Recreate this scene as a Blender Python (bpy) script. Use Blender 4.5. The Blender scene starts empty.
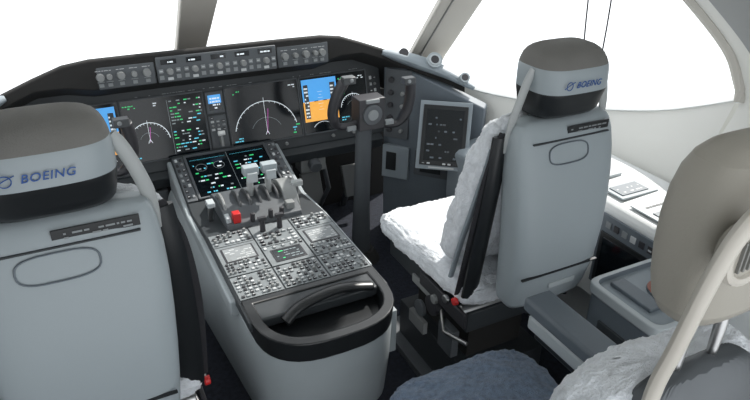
import bpy, math, random, bmesh
from mathutils import Vector, Matrix
random.seed(7)
sc=bpy.context.scene
sc.view_settings.view_transform='Standard'
MATS={}
def mat(name,col,rough=.5,metal=0,emis=0,bump=0,bscale=200,var=0,vscale=6,sheen=0):
    m=bpy.data.materials.new(name);m.use_nodes=True;nt=m.node_tree;b=nt.nodes['Principled BSDF']
    b.inputs['Base Color'].default_value=(*col,1);b.inputs['Roughness'].default_value=rough;b.inputs['Metallic'].default_value=metal
    if sheen: b.inputs['Sheen Weight'].default_value=sheen
    if emis:
        b.inputs['Emission Color'].default_value=(*col,1);b.inputs['Emission Strength'].default_value=emis
    tc=nt.nodes.new('ShaderNodeTexCoord')
    if bump:
        n=nt.nodes.new('ShaderNodeTexNoise');n.inputs['Scale'].default_value=bscale;n.inputs['Detail'].default_value=3
        nt.links.new(tc.outputs['Object'],n.inputs['Vector'])
        bp=nt.nodes.new('ShaderNodeBump');bp.inputs['Strength'].default_value=bump;bp.inputs['Distance'].default_value=.005
        nt.links.new(n.outputs['Fac'],bp.inputs['Height']);nt.links.new(bp.outputs['Normal'],b.inputs['Normal'])
    if var:
        n2=nt.nodes.new('ShaderNodeTexNoise');n2.inputs['Scale'].default_value=vscale;n2.inputs['Detail'].default_value=4
        nt.links.new(tc.outputs['Object'],n2.inputs['Vector'])
        r=nt.nodes.new('ShaderNodeValToRGB')
        r.color_ramp.elements[0].position=.3;r.color_ramp.elements[1].position=.7
        r.color_ramp.elements[0].color=(*[c*(1-var) for c in col],1);r.color_ramp.elements[1].color=(*[min(1,c*(1+var)) for c in col],1)
        nt.links.new(n2.outputs['Fac'],r.inputs['Fac']);nt.links.new(r.outputs['Color'],b.inputs['Base Color'])
    MATS[name]=m;return m
mat('shell',(.34,.385,.41),.42,bump=.05,bscale=500)
mat('shell_light',(.45,.49,.51),.4,bump=.04,bscale=400)
mat('taupe',(.18,.175,.165),.8,bump=.3,bscale=300,var=.1)
mat('beige',(.33,.31,.27),.6,bump=.1,bscale=300)
mat('beige_tube',(.50,.47,.42),.45)
mat('frame_grey',(.42,.44,.44),.4)
mat('black',(.014,.016,.018),.35)
mat('black_matte',(.018,.0175,.017),.85,bump=.2,bscale=300)
mat('panel',(.034,.04,.045),.5)
mat('panel_grey',(.09,.10,.11),.5,var=.1)
mat('ped_panel',(.19,.21,.22),.5,var=.12,vscale=30)
mat('side_grey',(.13,.155,.18),.5,var=.08)
mat('side_mid',(.25,.29,.32),.5,var=.08)
mat('ped_body',(.35,.39,.41),.45,var=.05)
mat('console',(.66,.68,.68),.5,bump=.05,var=.05)
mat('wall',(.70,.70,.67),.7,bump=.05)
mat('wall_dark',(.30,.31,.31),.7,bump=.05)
mat('post',(.50,.48,.44),.6)
mat('post_dark',(.18,.18,.17),.6)
mat('fleece',(.72,.75,.79),.95,bump=.7,bscale=260,var=.10,vscale=60,sheen=.4)
mat('fleece_blue',(.14,.19,.27),.95,bump=.9,bscale=260,var=.3,vscale=70,sheen=.3)
mat('carpet',(.016,.02,.032),.95,bump=1,bscale=400,var=.4,vscale=60)
mat('metal',(.5,.5,.5),.3,1)
mat('knob',(.24,.25,.25),.4)
mat('knob_dark',(.035,.035,.04),.4)
mat('lever',(.06,.065,.07),.4)
mat('label',(.55,.57,.58),.6)
mat('label_dim',(.25,.27,.28),.6)
mat('white',(.75,.76,.76),.4)
mat('red',(.55,.02,.02),.4)
mat('brown',(.25,.08,.05),.5)
mat('belt',(.02,.02,.024),.8,bump=.4,bscale=500)
mat('logo',(.015,.08,.30),.4)
mat('screen',(.006,.009,.012),.12)
for n,c,e in [('e_white',(.7,.76,.8),.6),('e_green',(.04,.50,.16),.7),('e_mag',(.6,.1,.5),.6),('e_cyan',(.1,.5,.65),.7),('e_blue',(.07,.30,.65),.9),('e_org',(.72,.35,.07),.9),('e_dim',(.16,.19,.2),.8)]:
    mat(n,c,.3,emis=e)

class B:
    def __init__(s): s.v=[];s.f=[];s.m=[];s.names=[]
    def mi(s,m):
        if m not in s.names: s.names.append(m)
        return s.names.index(m)
    def add(s,vs,fs,m):
        o=len(s.v);s.v+=[tuple(v) for v in vs];i=s.mi(m)
        for f in fs: s.f.append([o+k for k in f]);s.m.append(i)
    def box(s,c,d,m,R=None):
        c=Vector(c);vs=[]
        for x in(-.5,.5):
            for y in(-.5,.5):
                for z in(-.5,.5):
                    p=Vector((x*d[0],y*d[1],z*d[2]))
                    vs.append(c+(R@p if R else p))
        s.add(vs,[(0,1,3,2),(4,6,7,5),(0,4,5,1),(2,3,7,6),(0,2,6,4),(1,5,7,3)],m)
    def quad(s,p,m): s.add(p,[tuple(range(len(p)))],m)
    def cyl(s,p0,p1,r0,r1,m,n=16,mcap=None):
        p0=Vector(p0);p1=Vector(p1);d=(p1-p0).normalized();a=d.orthogonal().normalized();b=d.cross(a)
        vs=[];
        for p,r in((p0,r0),(p1,r1)):
            for i in range(n):
                t=2*math.pi*i/n;vs.append(p+a*r*math.cos(t)+b*r*math.sin(t))
        s.add(vs,[(i,(i+1)%n,n+(i+1)%n,n+i) for i in range(n)],m)
        s.add(vs[:n],[tuple(reversed(range(n)))],m);s.add(vs[n:],[tuple(range(n))],mcap or m)
    def loft(s,rings,m,cap=True,closed=True):
        n=len(rings[0]);
        for k in range(len(rings)-1):
            mm=m[k] if isinstance(m,list) else m
            vs=list(rings[k])+list(rings[k+1])
            N=n if closed else n-1
            s.add(vs,[(i,(i+1)%n,n+(i+1)%n,n+i) for i in range(N)],mm)
        if cap:
            m0=m[0] if isinstance(m,list) else m;m1=m[-1] if isinstance(m,list) else m
            s.add(rings[0],[tuple(reversed(range(n)))],m0);s.add(rings[-1],[tuple(range(n))],m1)
    def tube(s,path,r,m,n=12,ref=(0,0,1)):
        P=[Vector(p) for p in path];rings=[];ref=Vector(ref)
        for i,p in enumerate(P):
            d=(P[min(i+1,len(P)-1)]-P[max(i-1,0)]).normalized()
            a=ref.cross(d)
            a=a.normalized() if a.length>1e-4 else d.orthogonal().normalized()
            b=d.cross(a)
            rr=r[i] if isinstance(r,list) else r
            ra,rb=rr if isinstance(rr,tuple) else (rr,rr)
            rings.append([p+a*ra*math.cos(2*math.pi*k/n)+b*rb*math.sin(2*math.pi*k/n) for k in range(n)])
        s.loft(rings,m)
    def prism(s,poly,x0,x1,m,msides=None):
        n=len(poly);vs=[(x0,y,z) for y,z in poly]+[(x1,y,z) for y,z in poly]
        s.add(vs,[(i,(i+1)%n,n+(i+1)%n,n+i) for i in range(n)],m)
        s.add(vs[:n],[tuple(reversed(range(n)))],msides or m);s.add(vs[n:],[tuple(range(n))],msides or m)
def smooth_path(P,k=6):
    P=[Vector(p) for p in P];out=[]
    for i in range(len(P)-1):
        a=P[max(i-1,0)];b=P[i];c=P[i+1];d=P[min(i+2,len(P)-1)]
        for j in range(k):
            t=j/k;out.append(.5*((2*b)+(c-a)*t+(2*a-5*b+4*c-d)*t*t+(3*b-a-3*c+d)*t**3))
    out.append(P[-1]);return out
def root(name,loc=(0,0,0),scale=(1,1,1)):
    e=bpy.data.objects.new(name,None);e.location=loc;e.scale=scale;e.empty_display_size=.1;sc.collection.objects.link(e);return e
def part(par,name,b,bevel=0,seg=2,sub=0,disp=None,angle=35,loc=(0,0,0)):
    me=bpy.data.meshes.new(name);me.from_pydata(b.v,[],b.f)
    for n in b.names: me.materials.append(MATS[n])
    for p,i in zip(me.polygons,b.m): p.material_index=i
    bm=bmesh.new();bm.from_mesh(me);bmesh.ops.remove_doubles(bm,verts=bm.verts,dist=1e-5);bmesh.ops.recalc_face_normals(bm,faces=bm.faces);bm.to_mesh(me);bm.free()
    me.shade_smooth();me.set_sharp_from_angle(angle=math.radians(angle))
    o=bpy.data.objects.new(name,me);sc.collection.objects.link(o);o.location=loc
    if par: o.parent=par
    if bevel:
        md=o.modifiers.new('bev','BEVEL');md.width=bevel;md.segments=seg;md.limit_method='ANGLE';md.angle_limit=math.radians(40)
    if sub:
        md=o.modifiers.new('sub','SUBSURF');md.levels=sub;md.render_levels=sub
    if disp:
        for k,(st,size) in enumerate(disp):
            t=bpy.data.textures.new(name+'_tex%d'%k,'CLOUDS');t.noise_scale=size
            md=o.modifiers.new('disp%d'%k,'DISPLACE');md.texture=t;md.strength=st;md.mid_level=.5;md.texture_coords='LOCAL'
    return o
def ring(hw,hd,cx,cy,z,n=4,k=40):
    out=[]
    for i in range(k):
        t=2*math.pi*i/k;c=math.cos(t);s_=math.sin(t)
        x=hw*math.copysign(abs(c)**(2/n),c);y=hd*math.copysign(abs(s_)**(2/n),s_)
        out.append(Vector((cx+x,cy+y,z)))
    return out
def text(par,body,size,loc,rot,m,name='marking'):
    cu=bpy.data.curves.new(name,'FONT');cu.body=body;cu.size=size;cu.align_x='CENTER';cu.align_y='CENTER';cu.extrude=.0003;cu.shear=.25;cu.offset=size*.008;cu.space_character=1.1
    cu.materials.append(MATS[m]);o=bpy.data.objects.new(name,cu);sc.collection.objects.link(o);o.location=loc;o.rotation_euler=rot;o.parent=par;return o

class Map:
    def __init__(s,o,u,v):
        s.o=Vector(o);s.u=Vector(u).normalized();s.n=s.u.cross(Vector(v)).normalized();s.vv=s.n.cross(s.u).normalized()
    def __call__(s,a,b,w=0): return s.o+s.u*a+s.vv*b+s.n*w
    def rect(s,b,x0,y0,x1,y1,w,m): b.quad([s(x0,y0,w),s(x1,y0,w),s(x1,y1,w),s(x0,y1,w)],m)
    def block(s,b,x0,y0,x1,y1,w0,w1,m):
        R=Matrix((s.u,s.vv,s.n)).transposed()
        b.box(s((x0+x1)/2,(y0+y1)/2,(w0+w1)/2),(x1-x0,y1-y0,w1-w0),m,R)
    def knob(s,b,x,y,r,h,m='knob',w=0,n=14): b.cyl(s(x,y,w),s(x,y,w+h),r,r*.85,m,n)
    def arc(s,b,x,y,r,a0,a1,th,w,m,n=24):
        pts=[]
        for i in range(n+1):
            t=math.radians(a0+(a1-a0)*i/n);pts.append((math.cos(t),math.sin(t)))
        for i in range(n):
            (c0,s0),(c1,s1)=pts[i],pts[i+1]
            b.quad([s(x+c0*(r-th),y+s0*(r-th),w),s(x+c1*(r-th),y+s1*(r-th),w),s(x+c1*r,y+s1*r,w),s(x+c0*r,y+s0*r,w)],m)
    def line(s,b,x0,y0,x1,y1,th,w,m):
        d=Vector((x1-x0,y1-y0));p=Vector((-d.y,d.x)).normalized()*th/2
        b.quad([s(x0-p.x,y0-p.y,w),s(x1-p.x,y1-p.y,w),s(x1+p.x,y1+p.y,w),s(x0+p.x,y0+p.y,w)],m)
    def txt(s,b,x0,y0,x1,y1,rows,m,w,fill=.75,hh=.45):
        rh=(y1-y0)/rows
        for r in range(rows):
            x=x0
            while x<x1-.004:
                L=min(random.uniform(.004,.018),x1-x)
                if random.random()<fill: s.rect(b,x,y0+r*rh,x+L,y0+r*rh+rh*hh,w,m if isinstance(m,str) else random.choice(m))
                x+=L+.003
    def buttons(s,b,x0,y0,x1,y1,nx,ny,w=0,h=.004,m='label_dim',lab='label',p=.85,dark='knob_dark'):
        dx=(x1-x0)/nx;dy=(y1-y0)/ny
        for i in range(nx):
            for j in range(ny):
                if random.random()>p: continue
                cx=x0+(i+.5)*dx;cy=y0+(j+.5)*dy
                k=random.random()
                if k<.15: s.knob(b,cx,cy,min(dx,dy)*.33,h*2.2,'knob',w,10)
                else:
                    s.block(b,cx-dx*.3,cy-dy*.27,cx+dx*.3,cy+dy*.27,w,w+h,random.choice([m,dark,dark,lab]))
                    if random.random()<.6: s.rect(b,cx-dx*.2,cy-dy*.1,cx+dx*.2,cy+dy*.05,w+h+.0004,lab)

def nd(M,b,x0,y0,x1,y1,w=.002,wide=False):
    cx=(x0+x1)/2;wd=x1-x0;ht=y1-y0
    R=min(wd*.47,ht*.80);yb=y0+ht*(.10 if wide else .28)
    M.arc(b,cx,yb,R,5 if not wide else 12,175 if not wide else 168,.0026,w,'e_white',32)
    for k in range(15):
        t=math.radians(17+k*10.4);r=R
        M.line(b,cx+math.cos(t)*r,yb+math.sin(t)*r,cx+math.cos(t)*(r-.008),yb+math.sin(t)*(r-.008),.0015,w,'e_white')
    M.line(b,cx,yb,cx,yb+R*1.1,.0013,w,'e_white')
    M.line(b,cx,yb,cx+wd*.05,yb+R*.75,.0016,w,'e_mag')
    M.arc(b,cx,yb,R*.5,25,155,.0012,w,'e_dim')
    M.line(b,cx-.008,yb-.004,cx,yb+.012,.002,w,'e_white');M.line(b,cx+.008,yb-.004,cx,yb+.012,.002,w,'e_white')
    M.txt(b,x0+.004,y1-.024,x0+.05,y1-.006,2,'e_green',w,.6);M.txt(b,x1-.05,y1-.024,x1-.004,y1-.006,2,'e_white',w,.6)
    M.txt(b,x0+.004,y0+.004,x0+.04,y0+.026,2,'e_cyan',w)
def pfd(M,b,x0,y0,x1,y1,w=.002):
    wd=x1-x0;ht=y1-y0;mid=y0+ht*.55
    M.rect(b,x0,mid,x1,y1-ht*.02,w,'e_blue');M.rect(b,x0,y0+ht*.16,x1,mid,w,'e_org')
    M.rect(b,x0+wd*.04,y0+ht*.22,x0+wd*.17,y1-ht*.12,w+.0005,'panel_grey');M.rect(b,x1-wd*.2,y0+ht*.22,x1-wd*.05,y1-ht*.12,w+.0005,'panel_grey')
    M.txt(b,x0+wd*.05,y0+ht*.25,x0+wd*.16,y1-ht*.14,9,'e_white',w+.001);M.txt(b,x1-wd*.19,y0+ht*.25,x1-wd*.06,y1-ht*.14,9,'e_white',w+.001)
    cx=(x0+x1)/2
    for k in range(-3,4): M.line(b,cx-.006-.006*(k%2),mid+k*.013,cx+.006+.006*(k%2),mid+k*.013,.0012,w+.001,'e_white')
    M.line(b,cx-.03,mid,cx-.012,mid,.003,w+.0012,'black');M.line(b,cx+.012,mid,cx+.03,mid,.003,w+.0012,'black')
    M.rect(b,x0,y0,x1,y0+ht*.16,w,'screen');M.arc(b,cx,y0-ht*.12,ht*.26,40,140,.002,w+.001,'e_white')
def bezel(M,b,x0,y0,x1,y1,t=.009,w0=0,w1=.006):
    M.block(b,x0-t,y0-t,x1+t,y0,w0,w1,'panel_grey');M.block(b,x0-t,y1,x1+t,y1+t,w0,w1,'panel_grey')
    M.block(b,x0-t,y0,x0,y1,w0,w1,'panel_grey');M.block(b,x1,y0,x1+t,y1,w0,w1,'panel_grey')
    M.rect(b,x0,y0,x1,y1,.001,'screen')

# ================= FLOOR =================
b=B();b.box((0,1.35,-.02),(3.0,3.9,.04),'carpet');part(None,'floor',b)

# ================= MAIN INSTRUMENT PANEL =================
T=.2406
ip=root('instrument_panel')
M=Map((0,2.44,.568),(1,0,0),(0,math.sin(T),math.cos(T)))
b=B()
M.block(b,-.76,-.05,.76,.30,-.03,-.002,'panel')
for s in(-1,1):
    b.prism([(2.40,.50),(2.46,.53),(2.56,.50),(2.56,.46),(2.42,.45)],s*.22,s*.74,'panel')
b.box((0,2.78,.36),(1.9,.03,.72),'black_matte')
part(ip,'panel_board',b,bevel=.003)
g=.010;w=.315;a=.046;H=.243
b=B()
cent=[-a-w-g-w,-a-w,a,a+w+g]
for x in cent: bezel(M,b,x+.002,0.0,x+w-.002,H,.005)
part(ip,'display_bezels',b,bevel=.0015)
b=B()
x=cent[0];nd(M,b,x+.01,.01,x+.155,.23);pfd(M,b,x+.165,.01,x+.305,.235)
x=cent[1];nd(M,b,x+.004,.01,x+.172,.235)
M.line(b,x+.175,.01,x+.175,.228,.0012,.002,'e_dim')
M.txt(b,x+.182,.13,x+.225,.232,8,['e_green','e_dim'],.002,.6,.35);M.txt(b,x+.240,.13,x+.305,.232,8,['e_white','e_cyan','e_dim','e_green'],.002,.5,.35)
M.txt(b,x+.182,.02,x+.30,.11,7,['e_cyan','e_white','e_dim','e_green'],.002,.45,.35)
x=cent[2];nd(M,b,x+.01,.01,x+.305,.235,wide=True);M.txt(b,x+.255,.015,x+.305,.06,4,['e_green','e_cyan'],.002,.4)
x=cent[3];pfd(M,b,x+.008,.015,x+.17,.238);nd(M,b,x+.178,.03,x+.308,.235);M.txt(b,x+.18,.15,x+.22,.23,6,'e_green',.0025,.3)
part(ip,'display_graphics',b)
b=B()
M.block(b,-.036,.15,.036,.238,0,.008,'panel_grey');M.rect(b,-.026,.162,.026,.224,.0085,'e_blue');M.rect(b,-.026,.162,.026,.19,.0088,'screen');M.txt(b,-.02,.168,.02,.22,4,'e_white',.0092)
M.block(b,-.036,.0,.036,.14,0,.006,'panel_grey')
M.buttons(b,-.034,.075,.034,.14,3,4,.006)
M.block(b,-.005,.015,.005,.075,.006,.04,'knob');b.cyl(M(-.014,.07,.04),M(.014,.07,.04),.010,.010,'white')
for xx in(-.72,.72): M.buttons(b,xx-.02,.02,xx+.02,.22,2,7,0)
M.txt(b,-.3,.252,.65,.258,1,'label_dim',.001,.35)
for xx in(-.55,-.5,-.2,.12,.2,.28,.5,.6):
    M.knob(b,xx,-.025,.008,.012)
part(ip,'standby_and_controls',b,bevel=.0015)
b=B()
for s in(-1,1):
    b.box((s*.40,2.47,.42),(.12,.08,.07),'knob');b.cyl((s*.40,2.43,.43),(s*.40,2.39,.42),.03,.028,'panel_grey',18)
    b.box((s*.27,2.45,.41),(.06,.05,.05),'panel_grey');b.tube([(s*.46,2.46,.40),(s*.5,2.5,.25),(s*.49,2.6,.1)],.012,'panel_grey',8)
    for q in(-.11,.11):
        b.box((s*.57+q,2.62,.20),(.10,.03,.16),'knob',Matrix.Rotation(-.4,3,'X'));b.tube([(s*.57+q,2.64,.2),(s*.57+q,2.74,.0)],.018,'panel_grey',8)
part(ip,'rudder_pedals',b,bevel=.004)

# ================= GLARESHIELD =================
gs=root('glareshield')
st=[(0,2.39,1.005),(.3,2.39,1.005),(.44,2.39,1.004),(.53,2.40,.990),(.63,2.40,.955),(.74,2.385,.915),(.83,2.36,.875),(.95,2.3,.822),(1.05,2.22,.765)]
full=[(-x,y,z) for x,y,z in reversed(st[1:])]+st
b=B();rings=[]
for x,y,z in full:
    lip=.115 if abs(x)<.5 else (.085 if abs(x)<.6 else .05)
    k=min(1,max(0,(abs(x)-.4)/.35))
    far=.5-.22*k
    d2=.2-.03*k;d1=.10
    rings.append([Vector(p) for p in [(x,y+.005,z-.006),(x,y+.02,z),(x,y+.10,z-.032-.02*k),(x,y+far*.6,z-d1),(x,y+far,z-d2),(x,y+far,z-d2-.04),(x,y+.13,z-lip-.06),(x,y+.02,z-lip-.004),(x,y,z-lip+.006)]])
b.loft(rings,'black_matte');part(gs,'shield',b,bevel=.004,angle=40)
b=B()
G=Map((.012,2.395,.893),(1,0,0),(0,.12,.99))
G.block(b,-.435,.0,-.235,.080,-.02,.012,'panel_grey');G.block(b,-.23,.0,.23,.094,-.02,.018,'panel_grey');G.block(b,.235,.0,.455,.084,-.02,.012,'panel_grey')
part(gs,'mode_control_housing',b,bevel=.004)
b=B()
for s in(-1,1):
    for k,xx in enumerate((.265,.31,.355,.395,.425)):
        G.knob(b,s*xx,.045,.011 if k%2 else .015,.02,'knob',.012);G.txt(b,s*xx-.014,.066,s*xx+.014,.071,1,'label',.0125,.9)
        G.block(b,s*xx-.008,.010,s*xx+.008,.022,.012,.016,'label_dim');G.rect(b,s*xx-.012,.026,s*xx+.012,.029,.0125,'label_dim')
for k in range(5):
    xx=-.185+k*.0925
    G.block(b,xx-.028,.066,xx+.028,.084,.018,.020,'screen');G.txt(b,xx-.02,.071,xx+.02,.080,1,'e_white',.0206,.7,.6)
    G.knob(b,xx,.040,.012,.022,'knob',.018)
    for q in(-.031,.031):
        G.block(b,xx+q-.008,.036,xx+q+.008,.05,.018,.022,'label_dim');G.rect(b,xx+q-.005,.041,xx+q+.005,.045,.0225,'label')
        G.block(b,xx+q-.008,.012,xx+q+.008,.026,.018,.022,'label_dim')
    G.block(b,xx-.01,.008,xx+.01,.018,.018,.022,'label')
part(gs,'mode_control_knobs',b)
for s in(-1,1):
    b=B()
    pth=[(s*.72,2.395,.905),(s*.78,2.385,.888),(s*.88,2.34,.855),(s*.98,2.27,.815),(s*1.06,2.17,.765)]
    b.tube(smooth_path(pth,5),[(.012+.036*math.sin(math.pi*min(1,i/20)),.010+.018*math.sin(math.pi*min(1,i/20))) for i in range(21)],'side_mid',16)
    c=Vector((s*.925,2.30,.862));n=Vector((-s*.25,-.75,.6)).normalized()
    b.cyl(c,c+n*.03,.036,.034,'shell',24);b.cyl(c+n*.03,c+n*.034,.026,.024,'shell_light',24);b.cyl(c+n*.034,c+n*.036,.018,.017,'knob_dark',20)
    c=Vector((s*.81,2.365,.895));b.cyl(c,c+n*.018,.022,.02,'knob_dark',20)
    c=Vector((s*1.02,2.2,.80));b.cyl(c,c+n*.03,.024,.022,'shell',20);b.cyl(c+n*.03,c+n*.032,.015,.014,'knob_dark',20)
    part(gs,'air_vent_pod',b)

# ================= CENTER PEDESTAL =================
cp=root('center_pedestal')
prof=[(1.36,.514),(1.87,.514),(2.09,.482),(2.425,.58),(2.425,.55),(2.1,.45),(1.36,.48)]
b=B();b.prism(prof,-.2155,.2155,'panel');part(cp,'top_deck',b,bevel=.006)
def outline(hw,yr,ym,yf,z,hf=None,e=.72):
    hf=hf or hw
    pts=[Vector((-hf,yf,z)),Vector((-(hf*.65+hw*.35),(yf*.55+yr*.45),z)),Vector((-hw,yr,z))]
    for i in range(1,18):
        t=math.pi-math.pi*i/18;c=math.cos(t);s_=math.sin(t)
        pts.append(Vector((hw*math.copysign(abs(c)**e,c),yr-(yr-ym)*abs(s_)**e,z)))
    pts+=[Vector((hw,yr,z)),Vector(((hf*.65+hw*.35),(yf*.55+yr*.45),z)),Vector((hf,yf,z))]
    return pts
b=B();b.loft([outline(.17,1.42,1.30,2.38,0,.2),outline(.18,1.42,1.29,2.38,.1,.22),outline(.205,1.41,1.26,2.39,.14,.27),outline(.215,1.41,1.235,2.39,.3,.275),outline(.214,1.41,1.22,2.39,.42,.25),outline(.205,1.41,1.22,2.39,.45,.236)],['black_matte','black_matte','ped_body','ped_body','ped_body'])
part(cp,'body',b,bevel=.004)
b=B();b.prism([(1.5,.44),(2.40,.44),(2.41,.565),(2.1,.476),(1.87,.495),(1.5,.495)],-.232,.232,'ped_body');part(cp,'side_rails',b,bevel=.006)
b=B()
o1=outline(.206,1.40,1.205,1.46,.452);o2=outline(.210,1.40,1.195,1.46,.519);i2=outline(.180,1.39,1.228,1.435,.519);i1=outline(.172,1.39,1.24,1.43,.47)
b.loft([o1,o2,i2,i1],'black',cap=False)
b.add(i1,[tuple(range(len(i1)))],'black')
b.tube(smooth_path([(-.12,1.34,.50),(-.06,1.355,.530),(.06,1.375,.535),(.165,1.37,.515)],5),(.020,.012),'black',12)
part(cp,'rear_tray',b,bevel=.004,angle=50)
b=B();b.box((.222,1.40,.34),(.03,.12,.16),'ped_body');b.box((.239,1.40,.37),(.004,.085,.05),'black')
part(cp,'side_pocket',b,bevel=.006)
D=Map((0,1.36,.514),(1,0,0),(0,1,0))
b=B()
for x0,x1 in((-.208,-.075),(-.07,.07),(.075,.208)):
    D.block(b,x0,.105,x1,.225,0,.003,'ped_panel');D.buttons(b,x0+.004,.108,x1-.004,.222,8,7,.003,.004)
for s in(-1,1):
    x0=s*.1415-.0665
    D.block(b,x0,.23,x0+.133,.405,0,.004,'ped_panel')
    D.block(b,x0+.014,.305,x0+.119,.39,.004,.0055,'knob_dark')
    D.rect(b,x0+.02,.31,x0+.113,.385,.006,'label_dim');D.txt(b,x0+.024,.315,x0+.11,.382,6,['label','label','knob'],.0065,.7,.35)
    D.buttons(b,x0+.004,.235,x0+.129,.302,9,4,.004)
    D.block(b,x0,.41,x0+.133,.49,0,.003,'ped_panel');D.buttons(b,x0+.004,.413,x0+.129,.487,7,4,.003,.005)
D.block(b,-.07,.23,.07,.345,0,.004,'ped_panel');D.block(b,-.05,.245,.052,.318,.004,.006,'knob_dark');D.rect(b,-.045,.25,.047,.313,.0065,'screen');D.txt(b,-.04,.255,.042,.31,4,['e_dim','e_dim','e_green','e_dim'],.007,.6,.35)
D.buttons(b,-.068,.32,.068,.345,9,1,.004)
D.block(b,-.07,.35,.07,.49,0,.003,'ped_panel');D.buttons(b,-.066,.353,.066,.43,6,4,.003,.005)
for xx in(-.03,.03):
    D.knob(b,xx,.45,.010,.05,'knob_dark');D.block(b,xx-.014,.442,xx+.014,.456,.045,.058,'knob_dark')
part(cp,'radio_modules',b,bevel=.001)
b=B()
b.prism([(1.86,.50),(1.87,.53),(1.93,.555),(2.02,.563),(2.10,.545),(2.14,.50)],-.135,.135,'panel_grey')
for xx in(-.12,-.065,-.03,.008,.04,.075,.12):
    b.cyl((xx-.005,2.0,.50),(xx+.005,2.0,.50),.085,.085,'knob' if abs(xx)>.1 else 'lever',32)
b.cyl((.09,2.0,.50),(.145,2.0,.50),.095,.092,'knob',32)
part(cp,'quadrant_housing',b,bevel=.003)
b=B()
for xx in(-.012,.055):
    b.tube([(xx,2.0,.55),(xx,1.995,.61),(xx,1.985,.65)],(.009,.013),'frame_grey',8,ref=(1,0,0))
    b.box((xx,1.975,.672),(.054,.036,.032),'shell');b.box((xx,1.956,.652),(.036,.02,.036),'shell_light')
b.tube([(-.165,1.99,.5),(-.165,1.97,.57)],(.006,.01),'metal',8,ref=(1,0,0));b.box((-.165,1.965,.578),(.026,.04,.018),'shell_light')
b.tube([(.155,2.0,.5),(.155,1.98,.58)],(.006,.01),'metal',8,ref=(1,0,0));b.box((.155,1.975,.585),(.045,.02,.022),'frame_grey')
b.box((-.098,1.885,.55),(.026,.03,.036),'red');
b.box((-.125,1.9,.54),(.016,.04,.024),'shell_light')
b.box((.10,1.9,.545),(.03,.03,.03),'knob')
for xx in(-.045,.02,.06): b.cyl((xx,1.875,.525),(xx,1.87,.56),.009,.008,'knob_dark')
part(cp,'thrust_levers',b,bevel=.003)
L=Map((0,2.13,.495),(1,0,0),(0,.34,.103))
b=B();bezel(L,b,-.16,.03,.16,.275,.008,0,.007)
for s in(-1,1): L.block(b,s*.192-.02,.02,s*.192+.02,.28,0,.004,'panel_grey');L.buttons(b,s*.192-.018,.03,s*.192+.018,.275,2,8,.004)
part(cp,'lower_display',b,bevel=.002)
b=B();L.line(b,0,.035,0,.27,.0012,.002,'e_dim')
L.line(b,-.15,.25,-.01,.25,.001,.002,'e_cyan');L.line(b,.01,.25,.15,.25,.001,.002,'e_cyan')
for xx in(-.145,-.075): L.arc(b,xx+.03,.20,.022,0,360,.0014,.002,'e_dim',16)
L.txt(b,-.145,.05,-.02,.235,8,['e_dim','e_cyan','e_white','e_green'],.0024,.42,.3);L.txt(b,.015,.05,.145,.24,9,['e_white','e_green','e_cyan','e_dim'],.002,.42,.3)
part(cp,'lower_display_graphics',b)

# ================= CONTROL YOKES =================
for s in(-1,1):
    yk=root('control_yoke',(s*.540,2.2,0))
    b=B();b.tube([(0,.03,0),(0,.02,.3),(0,0,.66),(0,-.005,.72)],[(.045,.045),(.036,.034),(.034,.032),(.034,.032)],'panel_grey',14,ref=(0,1,0));b.cyl((0,.03,0),(0,.03,.05),.09,.06,'black_matte',20)
    part(yk,'column',b)
    b=B();b.box((0,-.04,.74),(.115,.075,.13),'knob_dark');b.cyl((0,-.085,.74),(0,-.03,.74),.042,.05,'panel_grey',24);b.cyl((0,-.09,.74),(0,-.084,.74),.022,.024,'label_dim',20);b.box((0,-.079,.796),(.06,.01,.016),'label_dim')
    R=Matrix.Rotation(math.radians(7),3,'Y')
    for q in(-1,1):
        pth=[(q*.03,-.04,.70),(q*.090,-.045,.684),(q*.140,-.05,.692),(q*.166,-.06,.745),(q*.164,-.075,.815),(q*.146,-.09,.880)]
        c=Vector((0,0,.74));pth=[R@(Vector(p)-c)+c for p in pth]
        b.tube(smooth_path(pth,5),[(.014+.007*min(1,max(0,(i-9)/4)),.016+.008*min(1,max(0,(i-9)/4))) for i in range(26)],'knob_dark',14,ref=(0,1,0))
        e=pth[-1];b.box((e.x-q*.014,e.y-.008,e.z+.006),(.05,.036,.028),'lever');b.cyl((e.x-q*.02,e.y-.03,e.z+.008),(e.x-q*.02,e.y-.022,e.z+.008),.008,.008,'label_dim',12)
        b.box((q*.085,-.058,.690),(.04,.02,.02),'label_dim')
    part(yk,'wheel',b,bevel=.004)

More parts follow.
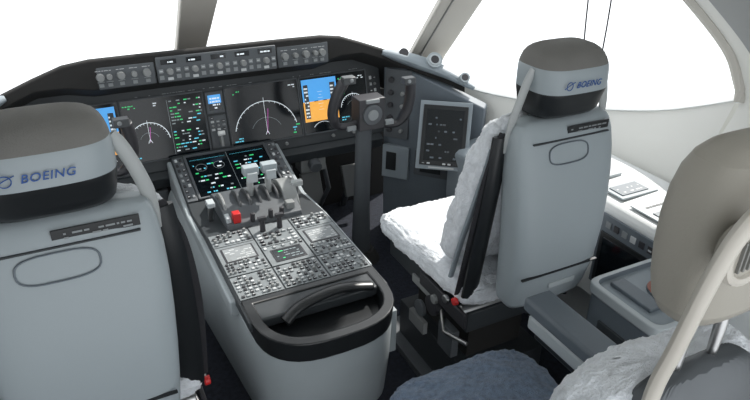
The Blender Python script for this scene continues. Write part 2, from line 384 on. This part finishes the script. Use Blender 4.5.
# ================= SEATS =================
def fit(keys,n):
    P=[];m=len(keys)-1
    for i in range(n+1):
        t=i/n*m;k=min(int(t),m-1);f=t-k;P.append([u+(v-u)*f for u,v in zip(keys[k],keys[k+1])])
    return P
DSP=[(.020,.06),(.010,.016),(.006,.006)]
def pilot_seat(cx,side,sx=1):
    r=root('pilot_seat',(cx,0,0),(sx,1,1))
    b=B();K=[(.50,.12,.03,1.14),(.515,.145,.048,1.13),(.60,.155,.06,1.118),(.75,.168,.062,1.11),(.92,.178,.055,1.125),(1.03,.174,.047,1.145),(1.06,.16,.036,1.15),(1.07,.13,.02,1.152)]
    b.loft([ring(h,d,0,y,z,4.5,48) for z,h,d,y in K],'shell');part(r,'back_shell',b,sub=1)
    b=B()
    def sy(z): 
        for q in range(len(K)-1):
            if K[q][0]<=z<=K[q+1][0]:
                f=(z-K[q][0])/(K[q+1][0]-K[q][0]);return K[q][3]+(K[q+1][3]-K[q][3])*f-(K[q][2]+(K[q+1][2]-K[q][2])*f)
    b.box((0,sy(.64)+.002,.64),(.29,.008,.004),'black');b.box((.02,sy(.585)+.001,.59),(.10,.006,.016),'shell_light')
    b.box((0,sy(1.02)+.0,1.018),(.27,.006,.003),'panel')
    pts=[(-.012+.070*math.copysign(abs(math.cos(t))**.6,math.cos(t)),0,.983+.026*math.copysign(abs(math.sin(t))**.7,math.sin(t))) for t in [2*math.pi*k/28 for k in range(29)]]
    pts=[(x,sy(z)-.001,z) for x,_,z in pts]
    b.tube(pts,.0020,'side_grey',6,ref=(0,1,0))
    b.box((.062,sy(1.035)+.002,1.036),(.15,.004,.022),'black');Mp=Map((.062,sy(1.035)-.0005,1.036),(1,0,0),(0,.1,1));Mp.txt(b,-.065,-.008,.065,.008,2,'label_dim',.001)
    part(r,'shell_details',b)
    HK=[(1.068,.10,.05,1.165,'black'),(1.078,.112,.07,1.165,'black'),(1.125,.118,.078,1.165,'black'),(1.132,.121,.085,1.162,'shell'),(1.188,.12,.082,1.165,'shell'),(1.195,.119,.081,1.166,'taupe'),(1.222,.112,.07,1.17,'taupe'),(1.238,.092,.05,1.175,'taupe'),(1.245,.06,.025,1.18,'taupe')]
    b=B();b.loft([ring(h,d,0,y,z,3.2,48) for z,h,d,y,_ in HK],[k[4] for k in HK[:-1]]);part(r,'headrest',b,sub=1,angle=60)
    text(r,'BOEING',.0215,(.008,1.0775,1.163),(math.radians(92),0,0),'logo','logo_text')
    b=B();pts=[(-.056+.010*math.cos(t),1.0785,1.163+.010*math.sin(t)) for t in [2*math.pi*k/20 for k in range(21)]];b.tube(pts,.001,'logo',5,ref=(0,1,0));b.tube([(-.072,1.079,1.157),(-.056,1.078,1.166),(-.040,1.078,1.172)],.001,'logo',5,ref=(0,1,0));part(r,'logo_globe',b)
    b=B()
    for q in(-1,1):
        b.tube(smooth_path([(q*.116,1.15,1.19),(q*.132,1.15,1.165),(q*.152,1.15,1.11),(q*.166,1.155,1.05),(q*.168,1.16,.98)],5),[(.006,.014)]*15+[(.006,.013)]*6,'frame_grey',12,ref=(1,0,0))
    part(r,'headrest_arms',b)
    b=B()
    for q in(-1,1):
        b.tube(smooth_path([(q*.180,1.17,1.02),(q*.192,1.17,.90),(q*.198,1.19,.7),(q*.195,1.22,.5)],5),[(.012,.03)]*16,'black',10,ref=(1,0,0))
        b.tube(smooth_path([(q*.175,1.165,1.03),(q*.207,1.17,.93),(q*.222,1.19,.75),(q*.218,1.24,.50)],5),(.003,.02),'belt',8,ref=(1,0,0))
        b.tube(smooth_path([(q*.195,1.185,.98),(q*.218,1.20,.85),(q*.230,1.24,.68),(q*.226,1.28,.54)],5),(.007,.010),'side_mid',8,ref=(1,0,0))
    part(r,'side_frame_and_belts',b)
    b=B();rs=[]
    for z,h,d,y in fit([(.56,.19,.05,1.345),(.60,.225,.08,1.325),(.75,.235,.085,1.27),(.92,.225,.075,1.23),(1.02,.19,.055,1.215),(1.062,.14,.03,1.20)],24): rs.append(ring(h,d,0,y,z,3.2,56))
    b.loft(rs,'fleece');part(r,'back_cushion',b,sub=2,disp=DSP)
    b=B();rs=[]
    for y,h,d,z in fit([(1.20,.20,.03,.50),(1.23,.225,.055,.49),(1.45,.24,.06,.485),(1.68,.238,.06,.475),(1.76,.215,.05,.46),(1.785,.17,.025,.45)],24): rs.append([Vector((p.x,y,z+(p.y)+.012*min(1,abs(p.x)/.2)**3)) for p in ring(h,d,0,0,0,3.2,56)])
    b.loft(rs,'fleece');part(r,'seat_cushion',b,sub=2,disp=DSP)
    b=B();b.box((0,1.47,.39),(.38,.50,.07),'panel');b.box((0,1.45,.27),(.24,.32,.2),'black_matte');b.box((0,1.44,.1),(.34,.44,.16),'panel')
    b.box((0,1.44,.015),(.44,.6,.03),'panel_grey')
    b.cyl((-.2,1.25,.42),(.2,1.25,.42),.02,.02,'metal',14);b.cyl((-.225,1.38,.36),(.225,1.38,.36),.035,.035,'knob_dark',20)
    for q in(-1,1):
        b.box((q*.215,1.33,.42),(.012,.26,.05),'knob_dark');b.cyl((q*.225,1.24,.475),(q*.240,1.24,.475),.012,.012,'red',14);b.cyl((q*.225,1.29,.45),(q*.238,1.29,.45),.014,.014,'metal',14)
        b.tube([(q*.2,1.35,.36),(q*.22,1.3,.31),(q*.2,1.2,.33)],.008,'metal',8);b.box((q*.2,1.3,.28),(.03,.08,.1),'panel_grey');b.cyl((q*.21,1.45,.30),(q*.225,1.45,.30),.03,.03,'panel_grey',14)
        b.box((q*.215,1.45,.39),(.01,.12,.03),'knob');b.cyl((q*.215,1.36,.40),(q*.232,1.36,.40),.016,.016,'knob',14);b.box((q*.19,1.5,.2),(.02,.10,.05),'knob')
    part(r,'underframe',b,bevel=.004)
    return r
pilot_seat(-.595,-1);pilot_seat(.588,1,.91)

ob=root('observer_seat',(.235,0,0))
b=B();b.loft([ring(h,d,0,y,z,4,40) for z,h,d,y in [(.5,.13,.03,.42),(.52,.14,.04,.415),(.8,.145,.040,.41),(.93,.13,.03,.42),(.97,.11,.02,.425)]],'panel_grey');part(ob,'back_shell',b,sub=1)
b=B();b.loft([ring(h,d,0,y,z,3,40) for z,h,d,y in [(1.07,.085,.03,.43),(1.09,.105,.055,.43),(1.18,.12,.065,.43),(1.27,.115,.06,.435),(1.315,.09,.045,.44),(1.33,.05,.02,.445)]],'beige');b.cyl((-.04,.43,.93),(-.04,.43,1.1),.01,.01,'metal');b.cyl((.04,.43,.93),(.04,.43,1.1),.01,.01,'metal');part(ob,'headrest',b,sub=1)
b=B()
for q in(-1,1): b.tube(smooth_path([(q*.0,.355,1.300),(q*.07,.35,1.298),(q*.120,.35,1.28),(q*.146,.355,1.22),(q*.150,.37,1.1),(q*.148,.385,1.0),(q*.145,.385,.85),(q*.14,.385,.6)],5),(.010,.0125),'beige_tube',12,ref=(1,0,0))
pts=[(-.088+.038*math.cos(t),.357,1.225+.038*math.sin(t)) for t in [2*math.pi*k/24 for k in range(25)]];b.tube(pts,.007,'beige_tube',8,ref=(0,1,0));b.cyl((-.088,.356,1.225),(-.088,.38,1.225),.032,.032,'beige',20)
for k in range(-2,3): b.box((-.088+k*.009,.354,1.225),(.003,.004,.042),'post_dark')
part(ob,'frame_tubes',b)
b=B();rs=[]
for z,h,d,y in fit([(.5,.17,.05,.53),(.55,.19,.07,.52),(.8,.195,.085,.49),(.91,.185,.07,.475),(.95,.14,.04,.465)],20): rs.append(ring(h,d,0,y,z,3,48))
b.loft(rs,'fleece');part(ob,'back_cushion',b,sub=2,disp=DSP)
b=B();rs=[]
for y,h,d,z in fit([(.56,.17,.03,.46),(.6,.185,.05,.46),(.9,.205,.05,.45),(1.0,.20,.042,.44),(1.04,.15,.02,.43)],20): rs.append([Vector((p.x-.01,y,z+p.y)) for p in ring(h,d,0,0,0,3.2,48)])
b.loft(rs,'fleece_blue');part(ob,'seat_cushion',b,sub=2,disp=DSP)
b=B()
b.box((.205,.78,.640),(.085,.40,.04),'side_grey');b.box((.200,.78,.597),(.068,.36,.045),'shell_light');b.box((.205,.78,.56),(.05,.33,.03),'black');b.box((.225,.6,.56),(.03,.08,.2),'panel')
part(ob,'armrest',b,bevel=.01,seg=3)
b=B();b.box((0,.74,.33),(.3,.4,.12),'panel');b.box((0,.72,.16),(.2,.26,.3),'black_matte');b.box((0,.72,.012),(.34,.44,.024),'panel_grey');part(ob,'underframe',b,bevel=.004)

# ================= SIDE CONSOLES, WALLS =================
for s in(-1,1):
    con=root('side_console')
    b=B()
    def sect(x0,zt,y): return [Vector((s*x,y,z)) for x,z in [(x0,zt-.02),(x0+.02,zt),(1.22,zt+.01),(1.24,zt-.04),(1.24,0),(x0+.07,0),(x0+.05,.3),(x0,.33)]]
    b.loft([sect(.93,.68,.1),sect(.93,.68,1.55)],'console')
    rs=[]
    for x0,x1,zt,y in((.93,1.2,.665,1.55),(.93,1.16,.62,1.7),(.92,1.10,.56,1.9),(.90,1.06,.54,2.1)):
        rs.append([Vector((s*x,y,z)) for x,z in [(x0,zt-.02),(x0+.02,zt),(x1,zt+.03),(x1+.03,0),(x0+.04,0),(x0,.33)]])
    b.loft(rs,'side_mid')
    part(con,'console_body',b,bevel=.008)
    b=B()
    C=Map((s*1.08,1.2,.686),(1,0,0),(0,1,0));
    C.block(b,-.10,.02,.06,.11,0,.006,'shell');C.block(b,-.085,.035,.03,.095,.006,.009,'side_grey');C.txt(b,-.075,.045,.02,.09,2,'label',.0095,.5,.3)
    C.block(b,-.11,.16,.04,.30,0,.010,'shell_light');C.knob(b,-.03,.23,.03,.02,'knob_dark',.010)
    C.block(b,-.11,-.16,.06,-.02,0,.005,'shell_light');C.txt(b,-.08,-.06,.0,-.04,1,'panel',.006,1);C.block(b,-.09,-.14,.04,-.09,.005,.008,'side_grey')
    C.block(b,-.11,-.42,.06,-.2,0,.005,'shell_light')
    F=Map((s*.93,1.12,.5),(0,-s,0),(0,0,1)) 
    F.block(b,-.12,-.11,.12,.15,0,.008,'side_grey');F.block(b,-.105,-.095,.105,.09,.008,.014,'black');F.block(b,-.09,-.08,.09,.075,.014,.016,'screen');F.buttons(b,-.10,.10,.10,.14,6,1,.008)
    F.block(b,-.45,-.10,-.15,.12,0,.006,'side_grey');F.block(b,.15,-.1,.30,.12,0,.006,'shell');F.buttons(b,.17,-.05,.28,.10,2,4,.006)
    part(con,'console_panels',b,bevel=.002)
    b=B()
    p=[(.765,2.46,.86),(1.06,2.08,.70),(1.02,2.04,.0),(.765,2.44,.0)]
    q=[(x+.05,y+.05,z) for x,y,z in p]
    P=[(s*x,y,z) for x,y,z in p]+[(s*x,y,z) for x,y,z in q]
    b.add(P,[(0,1,2,3),(7,6,5,4),(0,4,5,1),(1,5,6,2),(2,6,7,3),(3,7,4,0)],'side_grey');
    part(con,'forward_side_panel',b,bevel=.006)
    vv=Vector((s*.04,.02,.74));uu=Vector((s*.66,-.75,0))
    A=Map((s*.755,2.44,.40),uu*s,vv)
    def blk(x0,y0,x1,y1,w0,w1,m): A.block(b,min(s*x0,s*x1),y0,max(s*x0,s*x1),y1,w0,w1,m)
    b=B()
    blk(.01,.10,.13,.42,-.01,.022,'panel_grey');
    for k in range(5): A.knob(b,s*.04,.14+k*.058,.013,.02,'knob_dark',.022);A.knob(b,s*.095,.14+k*.058,.010,.016,'knob',.022)
    blk(.17,-.06,.44,.06,-.01,.03,'panel_grey');blk(.20,-.04,.30,.04,.03,.036,'black');blk(.01,-.10,.14,.06,-.01,.025,'side_mid');blk(.03,-.06,.08,.03,.025,.03,'black')
    part(con,'side_controls',b,bevel=.003)
    td=root('tablet_display')
    E=Map((s*.885,2.12,.590),Vector((.80,-s*.60,0)),Vector((s*.22,.36,.9)))
    b=B()
    E.block(b,-.112,-.148,.112,.148,-.035,.0,'side_mid');E.block(b,-.096,-.130,.096,.130,0,.006,'black');E.rect(b,-.080,-.110,.080,.112,.0066,'screen')
    E.txt(b,-.07,-.10,.07,.10,7,['side_grey','side_grey','panel_grey'],.0072,.22,.25);E.buttons(b,-.09,-.128,.09,-.115,8,1,.006,.003);E.rect(b,-.055,-.142,.055,-.135,.0005,'label')
    E.block(b,-.04,-.06,.04,.06,-.09,-.035,'side_grey')
    part(td,'tablet_body',b,bevel=.004)
    wl=B()
    Srail=[(1.00,2.52,.74),(1.06,2.42,.745),(1.12,2.2,.73),(1.24,1.8,.775),(1.35,1.465,.85),(1.38,1.2,.965)]
    Lrail=[(.99,2.50,.58),(1.04,2.42,.59),(1.10,2.2,.60),(1.17,1.8,.64),(1.245,1.465,.68),(1.255,1.2,.69)]
    Mrail=[tuple(Vector(a_).lerp(Vector(b_),.55)+Vector((.0,0,-.012))) for a_,b_ in zip(Lrail,Srail)]
    Orail=[(x+.10,y+.04,z-.01) for x,y,z in Srail]
    Brail=[(x+.12,y+.04,0) for x,y,z in Srail]
    sm=lambda r:[Vector((s*p.x,p.y,p.z)) for p in smooth_path(r,5)]
    wl.loft([sm([(x,y,0) for x,y,z in Lrail]),sm(Lrail),sm(Mrail),sm(Srail),sm(Orail),sm(Brail)],'wall',cap=False,closed=False)
    edge=[(1.255,1.2,.69),(1.33,1.19,.85),(1.385,1.19,.965),(1.375,1.215,1.05),(1.33,1.25,1.14),(1.2,1.32,1.28),(1.02,1.40,1.44),(.82,1.46,1.58)]
    ee=smooth_path(edge,4)
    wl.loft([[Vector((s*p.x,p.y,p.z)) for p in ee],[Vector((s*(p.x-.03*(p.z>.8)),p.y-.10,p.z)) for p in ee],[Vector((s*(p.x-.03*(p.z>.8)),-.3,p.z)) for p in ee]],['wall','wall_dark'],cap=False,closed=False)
    wl.box((s*1.3,.45,.35),(.04,1.5,.72),'wall')
    part(None,'wall_right' if s>0 else 'wall_left',wl,angle=60)
    tr=B();tr.tube([Vector((s*p.x,p.y,p.z)) for p in ee[8:]],(.02,.02),'post',8)
    tr.tube(sm([(x+.03,y,z+.005) for x,y,z in Srail]),(.035,.012),'console',8)
    part(None,'trim_1' if s>0 else 'trim_2',tr)
wf=root('window_1')
b=B()
def beam(pts,wd,th,m,right):
    right=Vector(right);rs=[]
    P=[Vector(p) for p in pts]
    for i,p in enumerate(P):
        d=(P[min(i+1,len(P)-1)]-P[max(i-1,0)]).normalized();n=right.cross(d).normalized();rr=d.cross(n).normalized()
        ww=wd[i] if isinstance(wd,list) else wd
        rs.append([p-rr*ww/2-n*th/2,p+rr*ww/2-n*th/2,p+rr*ww/2+n*th/2,p-rr*ww/2+n*th/2])
    b.loft(rs,m)
beam([(0,2.93,.80),(0,2.857,.89),(0,2.575,1.145),(0,2.07,1.6)],[.16,.13,.145,.17],.04,'post',(1,0,0))
for s in(-1,1):
    beam([(s*1.07,2.68,.70),(s*1.03,2.5,.866),(s*.97,2.2,1.139),(s*.86,1.75,1.52)],[.17,.16,.16,.17],.04,'post',(s*.85,-.5,0))
    beam([(s*1.02,2.62,.74),(s*1.0,2.52,.865),(s*.94,2.22,1.14),(s*.84,1.77,1.51)],.012,.05,'post_dark',(s*.85,-.5,0))
    beam([(0,2.93,.78),(s*.45,2.93,.74),(s*.75,2.84,.66),(s*1.07,2.68,.63)],.06,.06,'post',(0,1,0))
    beam([(0,2.07,1.6),(s*.5,1.98,1.58),(s*.86,1.75,1.52),(s*.82,1.46,1.58)],.10,.05,'post',(0,1,.5))
part(wf,'window_posts',b,bevel=.006)
b=B();rs=[]
for y,zc in((-.3,1.98),(1.3,1.95),(1.75,1.80),(2.05,1.62)):
    hw=.80 if y<1.5 else (.85 if y<1.9 else .55)
    rs.append([Vector((hw*t,y-(abs(t)**2)*(.25 if y>1.9 else 0),zc-(zc-1.56)*abs(t)**2)) for t in [k/8-1 for k in range(17)]])
b.loft(rs,'wall',cap=False,closed=False);part(None,'ceiling',b)
b=B();b.tube(smooth_path([(.80,1.36,1.75),(.80,1.33,1.3),(.79,1.30,1.1),(.76,1.27,1.0),(.83,1.28,1.08),(.87,1.32,1.4),(.86,1.36,1.7)],6),.0022,'knob_dark',6,ref=(0,1,0));part(None,'headset_cord',b)
sb=root('stowage_box',(.785,.885,0))
b=B();X,Y=.135,.12
def rr(hw,hd,z): return ring(hw,hd,0,0,z,9,40)
b.loft([rr(X-.01,Y-.01,.0),rr(X-.01,Y-.01,.30),rr(X,Y,.34),rr(X,Y,.585),rr(X+.006,Y+.006,.59),rr(X+.006,Y+.006,.618),rr(X-.010,Y-.010,.620),rr(X-.013,Y-.013,.605)],['black_matte','side_grey','side_grey','shell_light','shell_light','shell_light','side_grey'],cap=False)
b.add(rr(X-.013,Y-.013,.605),[tuple(range(40))],'side_mid')
b.cyl((.03,.0,.605),(.03,.0,.613),.05,.05,'side_grey',24,'brown');b.box((-.06,.02,.61),(.05,.14,.012),'side_grey');b.box((-.137,0,.5),(.008,.12,.05),'panel')
part(sb,'box_body',b,bevel=.003)

# ================= LIGHT =================
wd=bpy.data.worlds.new('World');sc.world=wd;wd.use_nodes=True
bg=wd.node_tree.nodes['Background'];bg.inputs['Color'].default_value=(.94,.975,1,1);bg.inputs['Strength'].default_value=1.75
sn=bpy.data.lights.new('sun','SUN');sn.energy=5.5;sn.angle=.02;sn.color=(1,.96,.9);so=bpy.data.objects.new('sun',sn);sc.collection.objects.link(so)
so.rotation_euler=Vector((-.6,-.3,-.65)).to_track_quat('-Z','Y').to_euler()
# ================= CAMERA =================
yaw,pit,rol=.4742,.4903,.0140
F=Vector((math.sin(yaw)*math.cos(pit),math.cos(yaw)*math.cos(pit),-math.sin(pit)));R=Vector((math.cos(yaw),-math.sin(yaw),0));U=R.cross(F)
R2=R*math.cos(rol)+U*math.sin(rol);U2=U*math.cos(rol)-R*math.sin(rol)
cd=bpy.data.cameras.new('camera');cd.sensor_width=36;cd.lens=630.6*36/750;cd.clip_start=.02
co=bpy.data.objects.new('camera',cd);sc.collection.objects.link(co)
m=Matrix((R2,U2,-F)).transposed().to_4x4();m.translation=Vector((-.5325,0,1.6243));co.matrix_world=m
sc.camera=co
